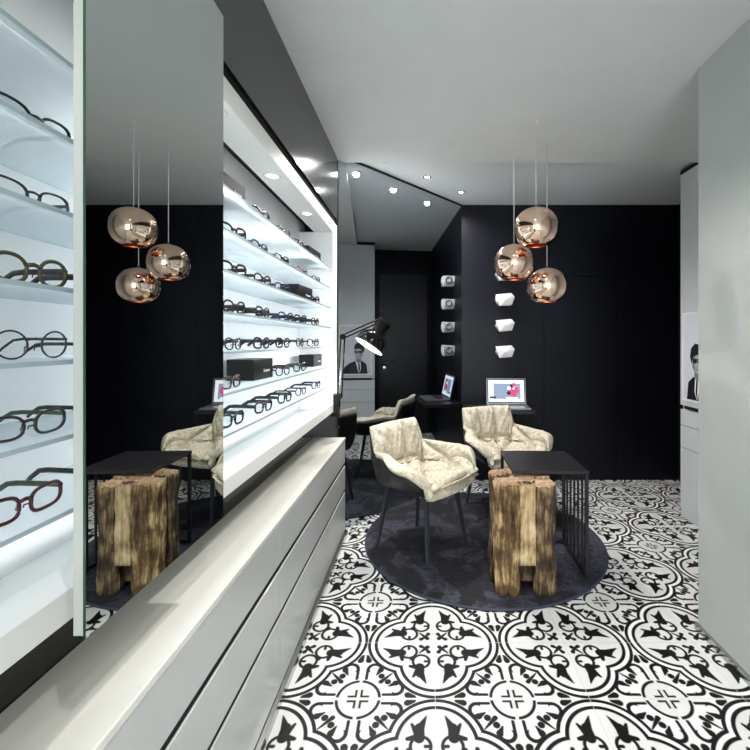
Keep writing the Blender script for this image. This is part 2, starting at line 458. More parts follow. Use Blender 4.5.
ps = root('portrait_poster', (1.7645, 2.4275+.1925, .80))
tag(ps, 'backlit white framed portrait poster of a person in suit and glasses on the grey cabinet', 'poster')
PW, PH = .385, .59
MB().box(-.007, .0, -PW/2, PW/2, .0, PH).build('frame', M['white_trim'], ps)
pm = MB(); x0 = -.0076
def pp(pts, mi, k): pm.poly([(x0-k*.0004, -PW/2+.015+u*(PW-.03), PH-.015-v*(PH-.03)) for (u, v) in pts], mi)
def ell(cu, cv, a, b_, n=24, s=0, e=2*PI): return [(cu+a*math.cos(s+(e-s)*i/n), cv+b_*math.sin(s+(e-s)*i/n)) for i in range(n+(0 if e-s > 6.2 else 1))]
pp([(0, 0), (1, 0), (1, 1), (0, 1)], 1, 0)
pp([(.10, 1), (.14, .86), (.30, .78), (.50, .73), (.72, .73), (.86, .80), (.90, 1)], 2, 1)
pp([(.50, .72), (.66, .72), (.68, .90), (.62, 1), (.56, .88)], 0, 2)
pp([(.585, .75), (.63, .75), (.655, .9), (.625, 1), (.60, .9)], 2, 3)
pp([(.52, .60), (.68, .60), (.68, .74), (.60, .78), (.52, .74)], 4, 4)
pp(ell(.60, .565, .125, .125), 3, 5)
pp([(.66, .45), (.73, .50), (.73, .62), (.66, .68), (.69, .56)], 4, 6)
pp([(.47, .50), (.46, .42), (.52, .36), (.66, .34), (.77, .40), (.80, .50), (.75, .58), (.72, .50), (.60, .47)], 2, 7)
pp([(.46, .515), (.60, .52), (.595, .565), (.54, .575), (.47, .56)], 2, 8)
pp([(.61, .52), (.72, .515), (.71, .565), (.66, .575), (.615, .56)], 2, 8)
pp([(.485, .53), (.58, .53), (.575, .555), (.49, .555)], 4, 9)
pp([(.53, .635), (.62, .64), (.62, .65), (.53, .645)], 4, 9)
pm.build('picture', [M['poster_w'], M['poster_g'], M['poster_k'], M['poster_s'], M['poster_s2']], ps)

# ------------------------------------------------------------------ left low drawer cabinets and worktop
CX = -.482
wt = MB(); wt.box(-.679, CX+.002, -.3, 2.573, .584, .603)
wo = wt.build('worktop', M['counter'], bevel=.003); tag(wo, 'long glossy white worktop over the low drawers on the left', 'worktop')
ys = [-.30, .23, 1.40, 2.571]
labs = ['low grey drawer unit nearest the camera on the left wall', 'low grey drawer unit under the mirror panel, middle of the left run', 'low grey drawer unit at the far end of the left run, under the desk lamp']
for i in range(3):
    u = root('drawer_cabinet', (CX, (ys[i]+ys[i+1])/2, 0)); tag(u, labs[i], 'cabinet', 'low drawer cabinets along the left wall')
    hw = (ys[i+1]-ys[i])/2
    MB().box(-.195, -.012, -hw+.001, hw-.001, .032, .583).build('body', M['white_lac'], u)
    for (z0, z1) in ((.034, .266), (.286, .428), (.450, .583)):
        MB().box(-.006, 0, -hw+.0015, hw-.0015, z0, z1).build('drawer', M['front'], u, bevel=.0015)
    MB().box(-.0119, -.0065, -hw+.002, hw-.002, .035, .582).build('shadow_gap', M['black_seam'], u)
    MB().box(-.19, .016, -hw, hw, .001, .030).build('plinth', M['steel'], u, label='brushed steel plinth')

# ------------------------------------------------------------------ lit display case
Y0, Y1 = -.25, 2.45
dc = root('display_case', (XW, 1.1, .78)); tag(dc, 'long white lit wall display case with glass shelves of eyeglasses', 'display case')
def dbox(x0, x1, y0, y1, z0, z1, mb=None):
    mb = mb or MB(); return mb.box(x0-XW, x1-XW, y0-1.1, y1-1.1, z0-.78, z1-.78)
dbox(-.755, -.73, Y0, 2.56, .78, 1.94).build('back_panel', M['niche'], dc)
fm = dbox(XW-.068, XW, Y0, 2.56, .78, .828); dbox(-.73, XW-.068, Y0, 2.56, .78, .79, fm); fm.build('bottom_ledge', M['white_lac'], dc, bevel=.0015)
fm = dbox(-.645, XW, Y0, 2.56, 1.845, 1.909); fm.build('soffit', M['white_lac'], dc, bevel=.0015)
dbox(-.73, -.645, Y0, 2.56, 1.935, 1.942).build('top_panel', M['niche'], dc)
for q in (dbox(-.73, XW-.0685, Y1, 2.56, .7905, .828, dbox(-.73, XW, Y1, 2.56, .829, 1.844)), dbox(-.73, XW, Y0-.1, Y0, .78, 1.909)): q.build('end_panel', M['niche'], dc, bevel=.0015)
SX0, SX1 = -.728, -.540
SH = [1.2+r*.54 for r in (.79, .575, .365, .15, -.053, -.265, -.477)]
for z in SH:
    mb = MB()
    dbox(SX0, SX1-.0008, Y0+.005, 2.43, z-.007, z, mb)
    o = mb.build('glass_shelf', M['shelf'], dc)
    e = dbox(SX1-.0007, SX1, Y0+.005, 2.43, z-.007, z); e.build('polished_edge', M['shelf_edge'], o, label='pale blue front edge of the glass')
for y in (.30, .95, 1.165, 1.62, 2.1):
    q = root('recessed_downlight', (-.588, y, 1.845)); tag(q, {.30: 'round downlight in the display soffit nearest the camera', .95: 'round downlight in the display soffit behind the mirror panel', 1.165: 'round downlight in the soffit just past the mirror panel', 1.62: 'round downlight in the middle of the far display soffit', 2.1: 'round downlight at the far end of the display soffit'}[y], 'downlight', 'downlights in the display case soffit')
    MB().lathe([(.036, 0), (.036, -.003), (.026, -.004), (.024, 0)], 28).build('ring', M['white_trim'], q)
    MB().disc((0, 0, -.0006), .022, 24, nrm=(0, 0, -1)).build('lamp', M['spotn'], q)
    ld = bpy.data.lights.new('n', 'SPOT'); ld.energy = 4.5; ld.spot_size = R(130); ld.spot_blend = .8; ld.shadow_soft_size = .02; ld.color = (1, .98, .95)
    lo = bpy.data.objects.new('display_spot_light', ld); COL.objects.link(lo); lo.location = (-.588, y, 1.84); lo.parent = None; lo.rotation_euler = (0, R(-8), 0)

# sliding mirror panel
XM = -.455
sm = root('sliding_mirror_panel', (XM, .753, .80)); tag(sm, 'tall sliding mirror panel hanging in front of the display case', 'mirror')
MB().box(-.019, -.004, -.191, .191, 0, 1.14).build('board', M['cab_grey2'], sm, bevel=.001)
mb = MB(); mb.box(-.0038, -.0002, -.193, .193, -.002, 1.14); mb.build('glass_edge', M['green_edge'], sm, label='green glass edge')
MB().poly([(0, -.193, -.002), (0, .193, -.002), (0, .193, 1.14), (0, -.193, 1.14)]).build('mirror_face', M['mirror'], sm)

# ------------------------------------------------------------------ eyeglasses
def rimpts(w, h, ex, n=36, half=False, tilt=0.0):
    out = []
    rng = range(n) if not half else range(-3, n//2+4)
    for i in rng:
        th = 2*PI*i/n; cs, sn = math.cos(th), math.sin(th)
        y = w/2*math.copysign(abs(cs)**(2/ex), cs); z = h/2*math.copysign(abs(sn)**(2/ex), sn)
        out.append((0, y, z + tilt*y))
    return out
def make_glasses(style, rim, inner, temple):
    w, h, ex, rr, half, bw = style
    g = root('eyeglasses')
    dep = .0016 if rr < .0016 else .0026
    fm = MB(); W = bw/2+w/2
    for sgn in (-1, 1):
        pts = [(-abs(y+sgn*W)**2*1.1, sgn*W+y*1.0, z+h/2+.002) for (_, y, z) in rimpts(w, h, ex, half=half, tilt=sgn*.06)]
        fm.tube(pts, dep, closed=not half, seg=6, r2=rr if ex else rr)
        if half: pass
    fm.tube([(0, -bw/2-.001, h*.72), (.001, 0, h*.78), (0, bw/2+.001, h*.72)], rr*1.1, seg=6)
    hy = W+w/2
    for sgn in (-1, 1): fm.tube([(-hy*hy*1.1, sgn*(hy-.001), h*.76), (-hy*hy*1.1-.004, sgn*(hy+.004), h*.76)], rr*1.2, seg=6)
    # nose pads
    for sgn in (-1, 1): fm.tube([(-.001, sgn*(bw/2), h*.5), (-.008, sgn*(bw/2-.003), h*.45), (-.009, sgn*(bw/2-.003), h*.33)], .0012, seg=5)
    fm.build('frame_front', rim, g)
    for sgn in (-1, 1):
        lm = MB(); pts = [(-abs(y+sgn*W)**2*1.1, sgn*W+y, z+h/2+.002) for (_, y, z) in rimpts(w-.001, h-.001, ex, tilt=sgn*.06)]
        lm.poly(pts); lm.build('lens', M['lens'], g)
        tm = MB(); y = sgn*(hy+.004); xh = -hy*hy*1.1-.003
        tm.tube([(xh, y, h*.76), (xh-.03, y, h*.77), (xh-.075, y*.985, h*.77), (xh-.092, y*.98, h*.72), (xh-.110, y*.96, h*.40), (xh-.116, y*.95, h*.25)],
                [rr*1.1, rr*.9, rr, rr*1.0, rr*1.1, rr*.9], seg=6, r2=max(.0016, rr*1.6))
        tm.build('temple', temple, g)
    return g
def fm_(n, c, r=.25): return mat(n, c, r, var=.25, scale=120)
RB = fm_('black acetate', (.010, .010, .011)); RR = fm_('dark red acetate', (.045, .003, .005)); RO = fm_('olive brown acetate', (.045, .036, .012))
RN = fm_('blue acetate', (.010, .014, .06)); RT = fm_('tortoise acetate', (.016, .010, .007)); RG = fm_('gunmetal wire', (.02, .018, .026)); RP = fm_('pale rose acetate', (.30, .16, .13)); RE = fm_('dark green temple', (.035, .045, .02))
# style = lens width, height, superellipse exponent, rim radius, half-rim, bridge
protos = {}
def P(key, style, rim, temple, desc): protos[key] = (make_glasses(style, rim, rim, temple), desc)
P('half', (.050, .031, 2.6, .0023, True, .017), RB, RB, 'black half-rim')
P('half2', (.050, .029, 2.5, .0018, True, .018), RG, RG, 'thin dark half-rim')
P('olive', (.045, .040, 2.2, .0030, False, .019), RO, RB, 'olive and black panto')
P('round', (.043, .040, 2.0, .0014, False, .021), RG, RG, 'round thin-wire')
P('oval', (.050, .033, 2.6, .0022, False, .017), RT, RE, 'brown oval')
P('red', (.050, .034, 3.0, .0029, False, .017), RR, RE, 'dark red rectangular')
P('black', (.048, .036, 2.8, .0039, False, .018), RB, RB, 'thick black square')
P('blue', (.047, .034, 2.5, .0033, False, .018), RN, RN, 'blue-framed')
P('tort', (.047, .037, 2.3, .0034, False, .018), RT, RB, 'tortoiseshell')
P('rose', (.046, .034, 2.4, .0030, False, .018), RP, RT, 'pale rose')
P('wire', (.046, .034, 2.3, .0023, False, .018), RG, RB, 'thin black wire')
used = set()
def place(key, x, y, z, rz, label, group):
    g0, desc = protos[key]
    if key in used: g = copy_tree(g0)
    else: g = g0; used.add(key)
    g.location = (x, y, z+.0012); g.rotation_euler = (0, 0, rz)
    tag(g, label, 'glasses', group)
ordn = ['top', 'second', 'third', 'fourth', 'fifth', 'sixth', 'lowest']
near = [('half', 1, .622), ('half2', 2, .618), ('olive', 3, .618), ('round', 4, .620), ('oval', 5, .612), ('red', 6, .605)]
for key, s, y in near:
    place(key, -.580, y, SH[s], R(-4), f"{protos[key][1]} glasses on the {ordn[s]} shelf at the left edge of the photo", 'glasses on the nearest display shelves')
for key, s, y in [('tort', 3, .775), ('half2', 4, .775), ('wire', 5, .775), ('olive', 6, .775)]:
    place(key, -.57, y, SH[s], R(-6), f"{protos[key][1]} glasses on the {ordn[s]} shelf, mostly hidden behind the mirror panel", 'glasses on the nearest display shelves')
rows = [
 [(None, 0), ('black', 262), ('wire', 284), ('black', 300), (None, 0)],
 [('black', 235), ('blue', 261), ('black', 283), ('rose', 302), ('wire', 317)],
 [('black', 235), ('tort', 264), ('blue', 284), (None, 0), ('black', 315)],
 [('tort', 236), ('black', 264), ('blue', 287), ('black', 301.5), ('tort', 316)],
 [('wire', 235), ('black', 263), ('black', 284), ('tort', 301), ('red', 314)],
 [('red', 233), (None, 0), ('wire', 284), ('black', 301), (None, 0)],
 [('black', 234), ('black', 265), ('black', 286), ('wire', 302), ('blue', 317)]]
cnt = ['first', 'second', 'third', 'fourth', 'fifth']
for s, row in enumerate(rows):
    k = 0
    for key, px in row:
        if not key: continue
        y = .572*415/(423-px)
        rz = R(random.uniform(-14, 2)) if s < 6 else R(-8)
        place(key, -.574, y, SH[s], rz, f"{protos[key][1]} glasses, {ordn[s]} far shelf, {cnt[k]} pair past the mirror panel", 'glasses on the far display shelves')
        k += 1
# boxes on the shelves
def make_box(L_, D_, H_):
    r0 = root('display_box')
    b = MB(); b.box(-D_, 0, -L_/2, L_/2, 0, H_); b.build('box_body', M['black_box'], r0, bevel=.0015)
    m_ = MB(); zc = H_*.42; yc = L_*.16; w_ = L_*.30
    m_.tube([(.0008, yc-w_/2, zc+.006), (.0008, yc-w_/2, zc-.005), (.0008, yc-w_*.36, zc-.005)], .0011, seg=4)
    for k in range(4):
        yy = yc-w_*.30+k*w_*.21
        m_.tube([(.0008, yy, zc+.002), (.0008, yy+.0008, zc-.005), (.0008, yy+w_*.12, zc-.004), (.0008, yy+w_*.14, zc+.003), (.0008, yy+w_*.17, zc-.004)], .0009, seg=4)
    m_.build('printed_mark', M['white_mark'], r0, label='small white script mark')
    return r0
bx = [(0, 238.0, .135, .09, .066, 'black display box on the top shelf beside the mirror panel'),
      (0, 317, .20, .09, .060, 'black display box at the far end of the top shelf'),
      (2, 308, .20, .09, .070, 'black display box on the third shelf between glasses'),
      (5, 273, .165, .10, .076, 'large black display box on the sixth shelf behind the red glasses'),
      (5, 324, .15, .085, .066, 'black display box at the far end of the sixth shelf')]
for s, px, L_, D_, H_, lab in bx:
    q = make_box(L_, D_, H_); y = .565*415/(423-px)
    q.location = (-.575 if s != 5 else -.60, y, SH[s]+.0005); q.rotation_euler = (0, 0, R(-3)); tag(q, lab, 'box', 'black display boxes on the shelves')

# ------------------------------------------------------------------ copper pendants
def pendant(px, py, pyc, r, lab):
    zc_ceiling = Z1
    Y = (Z1-1.2)*415/(341-pyc); X = (px-423)/415*Y; Z = 1.2+(341-py)/415*Y
    p = root('pendant_lamp', (X, Y, Z)); tag(p, lab, 'pendant lamp', 'copper globe pendants over the side table')
    prof = []
    for i in range(33):
        th = R(4) + (R(150)-R(4))*i/32
        # slightly flattened, melted globe
        rr = r*(1+.035*math.sin(2*th)**2)
        prof.append((rr*math.sin(th)*1.02, rr*math.cos(th)*.965))
    sh = MB(); sh.lathe(prof, 64, 0)
    for i in range(0, len(sh.v)):
        x, y, z = sh.v[i]; k = 1+.03*math.sin(2*math.atan2(y, x)+1)*(1-abs(z)/r); sh.v[i] = (x*k, y*k, z)
    o = sh.build('shade', M['copper'], p)
    lip = [(prof[-1][0]*1.0, prof[-1][1]), (prof[-1][0]*.93, prof[-1][1]+.001)]+[(q[0]*.95, q[1]+.004) for q in prof[-2:8:-3]]
    MB().lathe(lip, 48).build('inner_face', M['copper_in'], p, label='red copper inside of the globe')
    MB().lathe([(.0, r*.965+.006), (.010, r*.965+.005), (.014, r*.965+.0), (.015, r*.965-.008)], 20).build('socket_cap', M['steel'], p)
    MB().tube([(0, 0, r*.965+.012), (0, 0, Z1-Z)], .0022, seg=8).build('cord', M['cord'], p)
    MB().tube([(0, 0, Z1-Z-.006), (0, 0, Z1-Z)], .006, seg=12).build('ceiling_cap', M['white_trim'], p)
    MB().lathe([(.001, -.045), (.014, -.043), (.022, -.03), (.022, -.015), (.012, .01), (.012, .05)], 20).build('bulb', M['bulb'], p)
pendant(536, 228, 121, .107, 'uppermost of the three copper globe pendants')
pendant(514, 263, 137, .106, 'left copper globe pendant, the middle one in height')
pendant(547, 286, 141, .106, 'lowest copper globe pendant, on the right')

# ------------------------------------------------------------------ ceiling downlights in the rear strip
lab3 = ['small ceiling downlight hidden just behind the ceiling step', 'bright ceiling downlight near the top of the angled mirror', 'bright ceiling downlight above the back corner of the mirror']
for (x, y), lb in zip(((-.243, 2.70), (.029, 2.973), (.300, 3.273)), lab3):
    q = root('ceiling_downlight', (x, y, Z2)); tag(q, lb, 'downlight', 'downlights beside the angled mirror')
    MB().lathe([(.030, 0), (.030, -.004), (.020, -.005), (.018, 0)], 24).build('ring', M['chrome'], q)
    MB().disc((0, 0, -.001), .017, 20, nrm=(0, 0, -1)).build('lamp', M['spot'], q)
    ld = bpy.data.lights.new('d', 'SPOT'); ld.energy = (45, 48, 16)[lab3.index(lb)]; ld.spot_size = R(155); ld.spot_blend = .6; ld.shadow_soft_size = .02; ld.color = (1, .97, .93)
    lo = bpy.data.objects.new('downlight_beam', ld); COL.objects.link(lo); lo.location = (x, y, Z2-.008)

# ------------------------------------------------------------------ wall shelf, laptop, white wall holders
sh = MB().box(.345, .88, 3.25, YB-.001, .625, .655).build('wall_desk', M['black_metal'], bevel=.002); tag(sh, 'black wall-mounted desk shelf carrying the laptop', 'shelf')
lp = root('laptop', (.69, 3.30, .656), R(-4)); tag(lp, 'open silver laptop with a lit screen on the black wall shelf', 'laptop')
MB().box(-.165, .165, -.02, .205, 0, .014).build('base', M['lap'], lp, bevel=.003)
k = MB()
for i in range(12):
    for j in range(5): k.box(-.145+i*.0245, -.145+i*.0245+.020, .09+j*.021, .09+j*.021+.017, .0142, .0155)
k.build('keyboard', M['lap_dark'], lp)
ld_ = MB(); tl = R(12)
def sx(x, y, z): return (x, .205+y*math.cos(tl)+z*math.sin(tl), .014+z*math.cos(tl)-y*math.sin(tl))
b = MB(); b.box(-.165, .165, 0, .006, 0, .215); b.v = [sx(*q) for q in b.v]; scr = b.build('lid', M['lap'], lp, bevel=.001)
def flat(mb, x0, x1, z0, z1, mi, k): mb.poly([sx(x0, -.0008*k, z0), sx(x1, -.0008*k, z0), sx(x1, -.0008*k, z1), sx(x0, -.0008*k, z1)], mi)
s = MB(); flat(s, -.158, .158, .008, .208, 3, 1); flat(s, -.15, .15, .016, .2, 0, 2); flat(s, -.105, .12, .04, .17, 1, 3)
flat(s, -.14, -.085, .045, .06, 3, 4); flat(s, .0, .10, .04, .055, 0, 4)
for i in range(14):
    th = i*2.4; rr = .011*math.sqrt(i); cx_, cz_ = .055+rr*math.cos(th), .115+rr*math.sin(th)*1.3
    pts = [sx(cx_+.017*math.cos(a*PI/4), -.0008*(4+i*.1), cz_+.017*math.sin(a*PI/4)) for a in range(8)]
    s.poly(pts, 2 if i % 3 else (0 if i % 2 else 3))
s.build('screen', [M['scr_w'], M['scr_b'], M['scr_p'], M['scr_d']], scr, label='lit screen with a grey-blue picture and a pink blossom')

def make_holder():
    h = root('wall_holder')
    b = MB()
    # faceted white block: front outline tapers down to a nose at the lower left
    back = [(-.075, .045), (.075, .05), (.075, -.045), (-.075, -.05)]
    front = [(-.085, .040), (.055, .052), (.085, .020), (.060, -.045), (-.05, -.055), (-.075, -.005)]
    n = len(front); base = len(b.v)
    outer = [(-.080, .046), (.06, .052), (.075, .030), (.070, -.050), (-.05, -.052), (-.075, -.01)]
    for (x, z) in outer: b.v.append((x*.9, 0, z*.9))
    for (x, z) in front: b.v.append((x, -.105, z))
    b.v.append((.0, -.122, .0))
    b.face([base+i for i in range(n)])
    for i in range(n): b.face((base+(i+1) % n, base+i, base+n+i, base+n+(i+1) % n))
    for i in range(n): b.face((base+n+(i+1) % n, base+n+i, base+2*n))
    b.build('body', M['holder'], h, bevel=.003)
    MB().lathe([(.034, 0), (.034, .006), (.022, .006), (.020, 0)], 24, xf=Matrix.Translation((-.076, -.060, 0)) @ Matrix.Rotation(R(-90), 4, 'Y')).build('ring', M['chrome'], h, label='round rim on the side')
    MB().box(-.05, .05, -.002, .004, -.03, .03).build('wall_plate', M['black_metal'], h)
    return h
h0 = make_holder()
for i, (z, lb) in enumerate(((1.765, 'uppermost white faceted wall light, behind the copper pendants'), (1.549, 'second white faceted wall light from the top on the black wall'), (1.333, 'third white faceted wall light from the top on the black wall'), (1.112, 'lowest white faceted wall light, right above the laptop'))):
    o = h0 if i == 0 else copy_tree(h0)
    o.location = (.690, YB-.004, z); o.scale = (.93, 1, 1); tag(o, lb, 'wall light', 'white faceted wall lights in a column')

# ------------------------------------------------------------------ rug
RC = Vector((.36, 2.545)); RRD = .712
rg = root('round_rug', (RC.x, RC.y, 0)); tag(rg, 'round dark blue-grey pile rug under the chairs and side table', 'rug')
b = MB(); prof = [(.0001, .013)] + [(RRD*.97*i/24, .013) for i in range(1, 25)] + [(RRD*.99, .010)]
b.lathe(prof, 96); b.lathe([(RRD*.97, .0125), (RRD*.97, .001)], 96)
b.build('pile', M['rug'], rg)
MB().tube([(RRD*.99*math.cos(2*PI*i/96), RRD*.99*math.sin(2*PI*i/96), .0065) for i in range(96)], .006, closed=True, seg=8).build('piping', M['rug_edge'], rg, label='blue stitched edge')

# ------------------------------------------------------------------ side table
tb = root('side_table', (.642, 2.26, 0), R(-1.5)); tag(tb, 'small black square metal side table with barred side, over the log stool', 'table')
TW, TD, TH = .190, .192, .552
zf = .0145
MB().box(-TW, TW, -TD, TD, TH-.016, TH).build('tabletop', M['black_metal'], tb, bevel=.002)
def bar(x, y, z0, z1, w_=.008): return MB().box(x-w_, x+w_, y-w_, y+w_, z0, z1)
for (x, y) in ((TW-.010, -TD+.010), (TW-.010, TD-.010), (-TW+.010, TD-.010)):
    bar(x, y, zf, TH-.016).build('leg', M['black_metal'], tb)
for i in range(5):
    y = -TD+.010+(2*TD-.02)*(i+1)/6
    bar(TW-.010, y, zf+.018, TH-.034, .0045).build('upright_bar', M['black_metal'], tb)
for q in ((TW-.018, TW-.002, -TD+.018, TD-.018, zf, zf+.018), (TW-.018, TW-.002, -TD+.018, TD-.018, TH-.034, TH-.016),
          (-TW+.018, TW-.018, TD-.018, TD-.002, TH-.034, TH-.016), (-TW+.018, TW-.018, TD-.018, TD-.002, zf, zf+.016)):
    MB().box(*q).build('frame_rail', M['black_metal'], tb)

# ------------------------------------------------------------------ log stool: a bundle of split logs
st = root('log_stool', (.486, 2.050, .0135)); tag(st, 'rough stool of upright split logs with a notch, beside the black table', 'stool')
def log(poly, z0, z1, m_, seed, amp=.006, label=None):
    rnd = random.Random(seed); n = len(poly)
    # resample the outline, then groove it vertically and wobble it with height
    pts = []
    tot = sum(math.dist(poly[i], poly[(i+1) % n]) for i in range(n)); N = 44
    for k in range(N):
        d = tot*k/N
        for i in range(n):
            l = math.dist(poly[i], poly[(i+1) % n])
            if d <= l: f = d/l; pts.append((poly[i][0]*(1-f)+poly[(i+1) % n][0]*f, poly[i][1]*(1-f)+poly[(i+1) % n][1]*f)); break
            d -= l
    cx = sum(p[0] for p in pts)/N; cy = sum(p[1] for p in pts)/N
    gro = [rnd.uniform(-1, 1) for _ in range(N)]
    ph = [rnd.uniform(0, 6.28) for _ in range(6)]
    mb = MB(); H = 22
    for j in range(H+1):
        z = z0+(z1-z0)*j/H
        for k, (x, y) in enumerate(pts):
            dx, dy = x-cx, y-cy; l = math.hypot(dx, dy) or 1
            o = amp*(.7*gro[k] + .5*math.sin(z*17+ph[0]+k*.3)+.35*math.sin(z*43+ph[1]+k*.9)+.3*rnd.uniform(-1, 1))
            zz = z + (rnd.uniform(-.004, .006) if j == H else 0)
            mb.v.append((x+dx/l*o+.0015*math.sin(z*9+ph[2]), y+dy/l*o, zz))
    for j in range(H):
        for k in range(N):
            l = (k+1) % N; mb.face((j*N+k, j*N+l, (j+1)*N+l, (j+1)*N+k), 0, True)
    mb.face([H*N+k for k in range(N)], 1); mb.face([k for k in reversed(range(N))], 0)
    return mb.build('log', [M[m_], M['woodtop']], st, label=label)
# outlines in stool-local xy (x right, y away); front is -y
log([(-.150, -.085), (-.110, -.122), (-.036, -.120), (-.034, -.06), (-.07, .0), (-.135, -.01)], 0, .515, 'bark', 1, .007)
log([(-.032, -.118), (.036, -.120), (.038, -.085), (-.032, -.083)], .140, .510, 'plank', 2, .0035, 'pale split log that stops short of the floor')
log([(.042, -.122), (.115, -.120), (.148, -.075), (.138, .0), (.07, -.015), (.038, -.06)], 0, .505, 'darkbark', 3, .006)
log([(-.150, -.01), (-.075, .0), (-.06, .06), (-.10, .115), (-.148, .07)], 0, .520, 'darkbark', 4, .006)
log([(-.06, .045), (.02, .05), (.03, .118), (-.03, .135), (-.09, .115)], 0, .517, 'bark', 5, .006)
log([(.03, .05), (.075, .0), (.138, .01), (.135, .07), (.09, .12), (.035, .115)], 0, .512, 'bark', 6, .006)
log([(-.06, -.05), (.04, -.055), (.075, -.01), (.04, .045), (-.04, .045), (-.07, .0)], .03, .508, 'darkbark', 7, .003)

# ------------------------------------------------------------------ chairs
def sstep(a, b_, x):
    t = max(0, min(1, (x-a)/(b_-a))); return t*t*(3-2*t)
def rim(phi):
    """height and outward reach of the tub rim; phi = 0 at the back, 180 at the front"""
    a = abs(phi)
    back = 1-sstep(40, 52, a)
    arm = sstep(40, 52, a)*(1-sstep(112, 140, a))
    fr_ = 1-back-arm
    Hh = .270*back + (.135-.035*sstep(60, 115, a))*arm + .0*fr_
    Rr = .246*back + (.225+.095*sstep(60, 112, a))*arm + .255*fr_
    return Hh, Rr
def surf(phi, v, off=0.0, puff=True):
    Hh, Rr = rim(phi)
    Rs = .175+.050*sstep(100, 160, abs(phi))
    a = R(phi); dirx, diry = -math.cos(a), math.sin(a)          # back at -x, faces +x
    if v < .5:
        t = v/.5; r = Rs*t; z = .40+.018*t*t
    else:
        t = (v-.5)/.5
        r = Rs+(Rr-Rs)*(t**.8); z = .418+Hh*(t**1.1)
    if Hh < .02 and v > .5: z -= .05*((v-.5)/.5)**1.5
    # squarish plan
    sq = 1/max(abs(math.cos(a)), abs(math.sin(a)))
    k = 1+.62*(min(sq, 1.30)-1)
    x, y = dirx*r*k, diry*r*k*1.04
    return Vector((x, y, z))
def nrm(phi, v):
    e = 1.5; d = .01
    pu = surf(phi+e, v)-surf(phi-e, v); pv = surf(phi, min(1, v+d))-surf(phi, max(0, v-d))
    n = pu.cross(pv)
    if n.length < 1e-9: return Vector((0, 0, 1))
    n.normalize()
    c = Vector((0, 0, .75))-surf(phi, v)
    return n if n.dot(c) > 0 else -n
SEAM = [-150, -52, -16, 16, 52, 150]
def puffh(phi, v):
    d = min(min(abs(phi-s), 360-abs(phi-s)) for s in SEAM)
    arc = R(d)*.25*max(.15, v)
    a = abs(phi)
    # arms: two crossing seams that meet in a deep pinch; back: one seam low down
    if a > 52 and a < 150:
        u = (a-100)/48.0; w_ = (v-.62)/.36
        dd = min(abs(u-w_), abs(u+w_))*.11
        arc = min(arc, dd)
        dv = min(abs(v-1.0)*.5, 9)
    else:
        dv = min(abs(v-.60), abs(v-1.0)*.9)*.6
    if v < .5: dv = min(dv, abs(v-.46)*.5+.004)
    m = 1-math.exp(-arc/.012); m2 = 1-math.exp(-dv/.016)
    wr = .004*math.sin(phi*.21+v*19)*math.sin(v*15+phi*.12)+.0025*math.sin(phi*.5-v*31)
    return .048*m*m2*(.5+.5*min(1, v*2)) + wr*m - .013*math.exp(-arc/.007)
def make_chair():
    c = root('armchair')
    NP, NV = 216, 50
    top = MB()
    for j in range(NV+1):
        v = j/NV
        for i in range(NP):
            phi = -180+360*i/NP
            p = surf(phi, v)+nrm(phi, max(v, .03))*(puffh(phi, v)+.008)
            if j == 0: p = surf(0, 0)+Vector((0, 0, .02))
            top.v.append(tuple(p))
    for j in range(NV):
        for i in range(NP):
            l = (i+1) % NP; top.face((j*NP+i, j*NP+l, (j+1)*NP+l, (j+1)*NP+i), 0, True)
    # underside of the cushion, closes the edge
    base = len(top.v)
    for j in range(5):
        v = 1-.10*j
        for i in range(NP):
            phi = -180+360*i/NP
            top.v.append(tuple(surf(phi, v)-nrm(phi, v)*(.006 if j < 1 else .004)))
    for i in range(NP):
        l = (i+1) % NP; top.face((NV*NP+i, NV*NP+l, base+l, base+i), 0, True)
        for j in range(4): top.face((base+j*NP+i, base+j*NP+l, base+(j+1)*NP+l, base+(j+1)*NP+i), 0, True)
    top.build('cushion', M['fabric'], c)
    she = MB()
    def sp(phi, v):
        lim = .93 if abs(phi) < 120 else .93-.3*sstep(120, 160, abs(phi))
        vv = v*lim; n = nrm(phi, max(vv, .03)); o = .012+.034*math.sin(PI*min(1, v))
        p = surf(phi, vv)-n*o
        if v < .01: p = surf(0, 0)-Vector((0, 0, .03))
        return p
    for j in range(NV+1):
        for i in range(NP): she.v.append(tuple(sp(-180+360*i/NP, j/NV)))
    for j in range(NV):
        for i in range(NP):
            l = (i+1) % NP; she.face((j*NP+i, j*NP+l, (j+1)*NP+l, (j+1)*NP+i), 0, True)
    she.build('shell', M['black_shell'], c, solid=.006)
    # under-seat frame: cross of flat bars
    fr = MB()
    for a in (45, 135): 
        ca, sa = math.cos(R(a)), math.sin(R(a))
        fr.tube([(-.185*ca, -.185*sa, .362), (.185*ca, .185*sa, .362)], .016, seg=4, r2=.009)
    fr.tube([(0, 0, .345), (0, 0, .385)], .06, seg=20)
    fr.build('seat_frame', M['seat_base'], c)
    for a in (45, 135, 225, 315):
        ca, sa = math.cos(R(a)), math.sin(R(a))
        MB().tube([(.19*ca, .19*sa, .372), (.262*ca, .262*sa, .0)], [.016, .0105], seg=4).build('leg', M['leg'], c)
    return c
ch = make_chair()
ch.location = (-.006, 2.405, .018); ch.rotation_euler = (0, 0, R(-38)); tag(ch, 'cream quilted armchair with black shell on the left of the rug', 'armchair', 'quilted armchairs on the round rug')
ch2 = copy_tree(ch); ch2.location = (.56, 2.93, .018); ch2.rotation_euler = (0, 0, R(-68)); tag(ch2, 'cream quilted armchair standing behind the side table by the laptop shelf', 'armchair', 'quilted armchairs on the round rug')

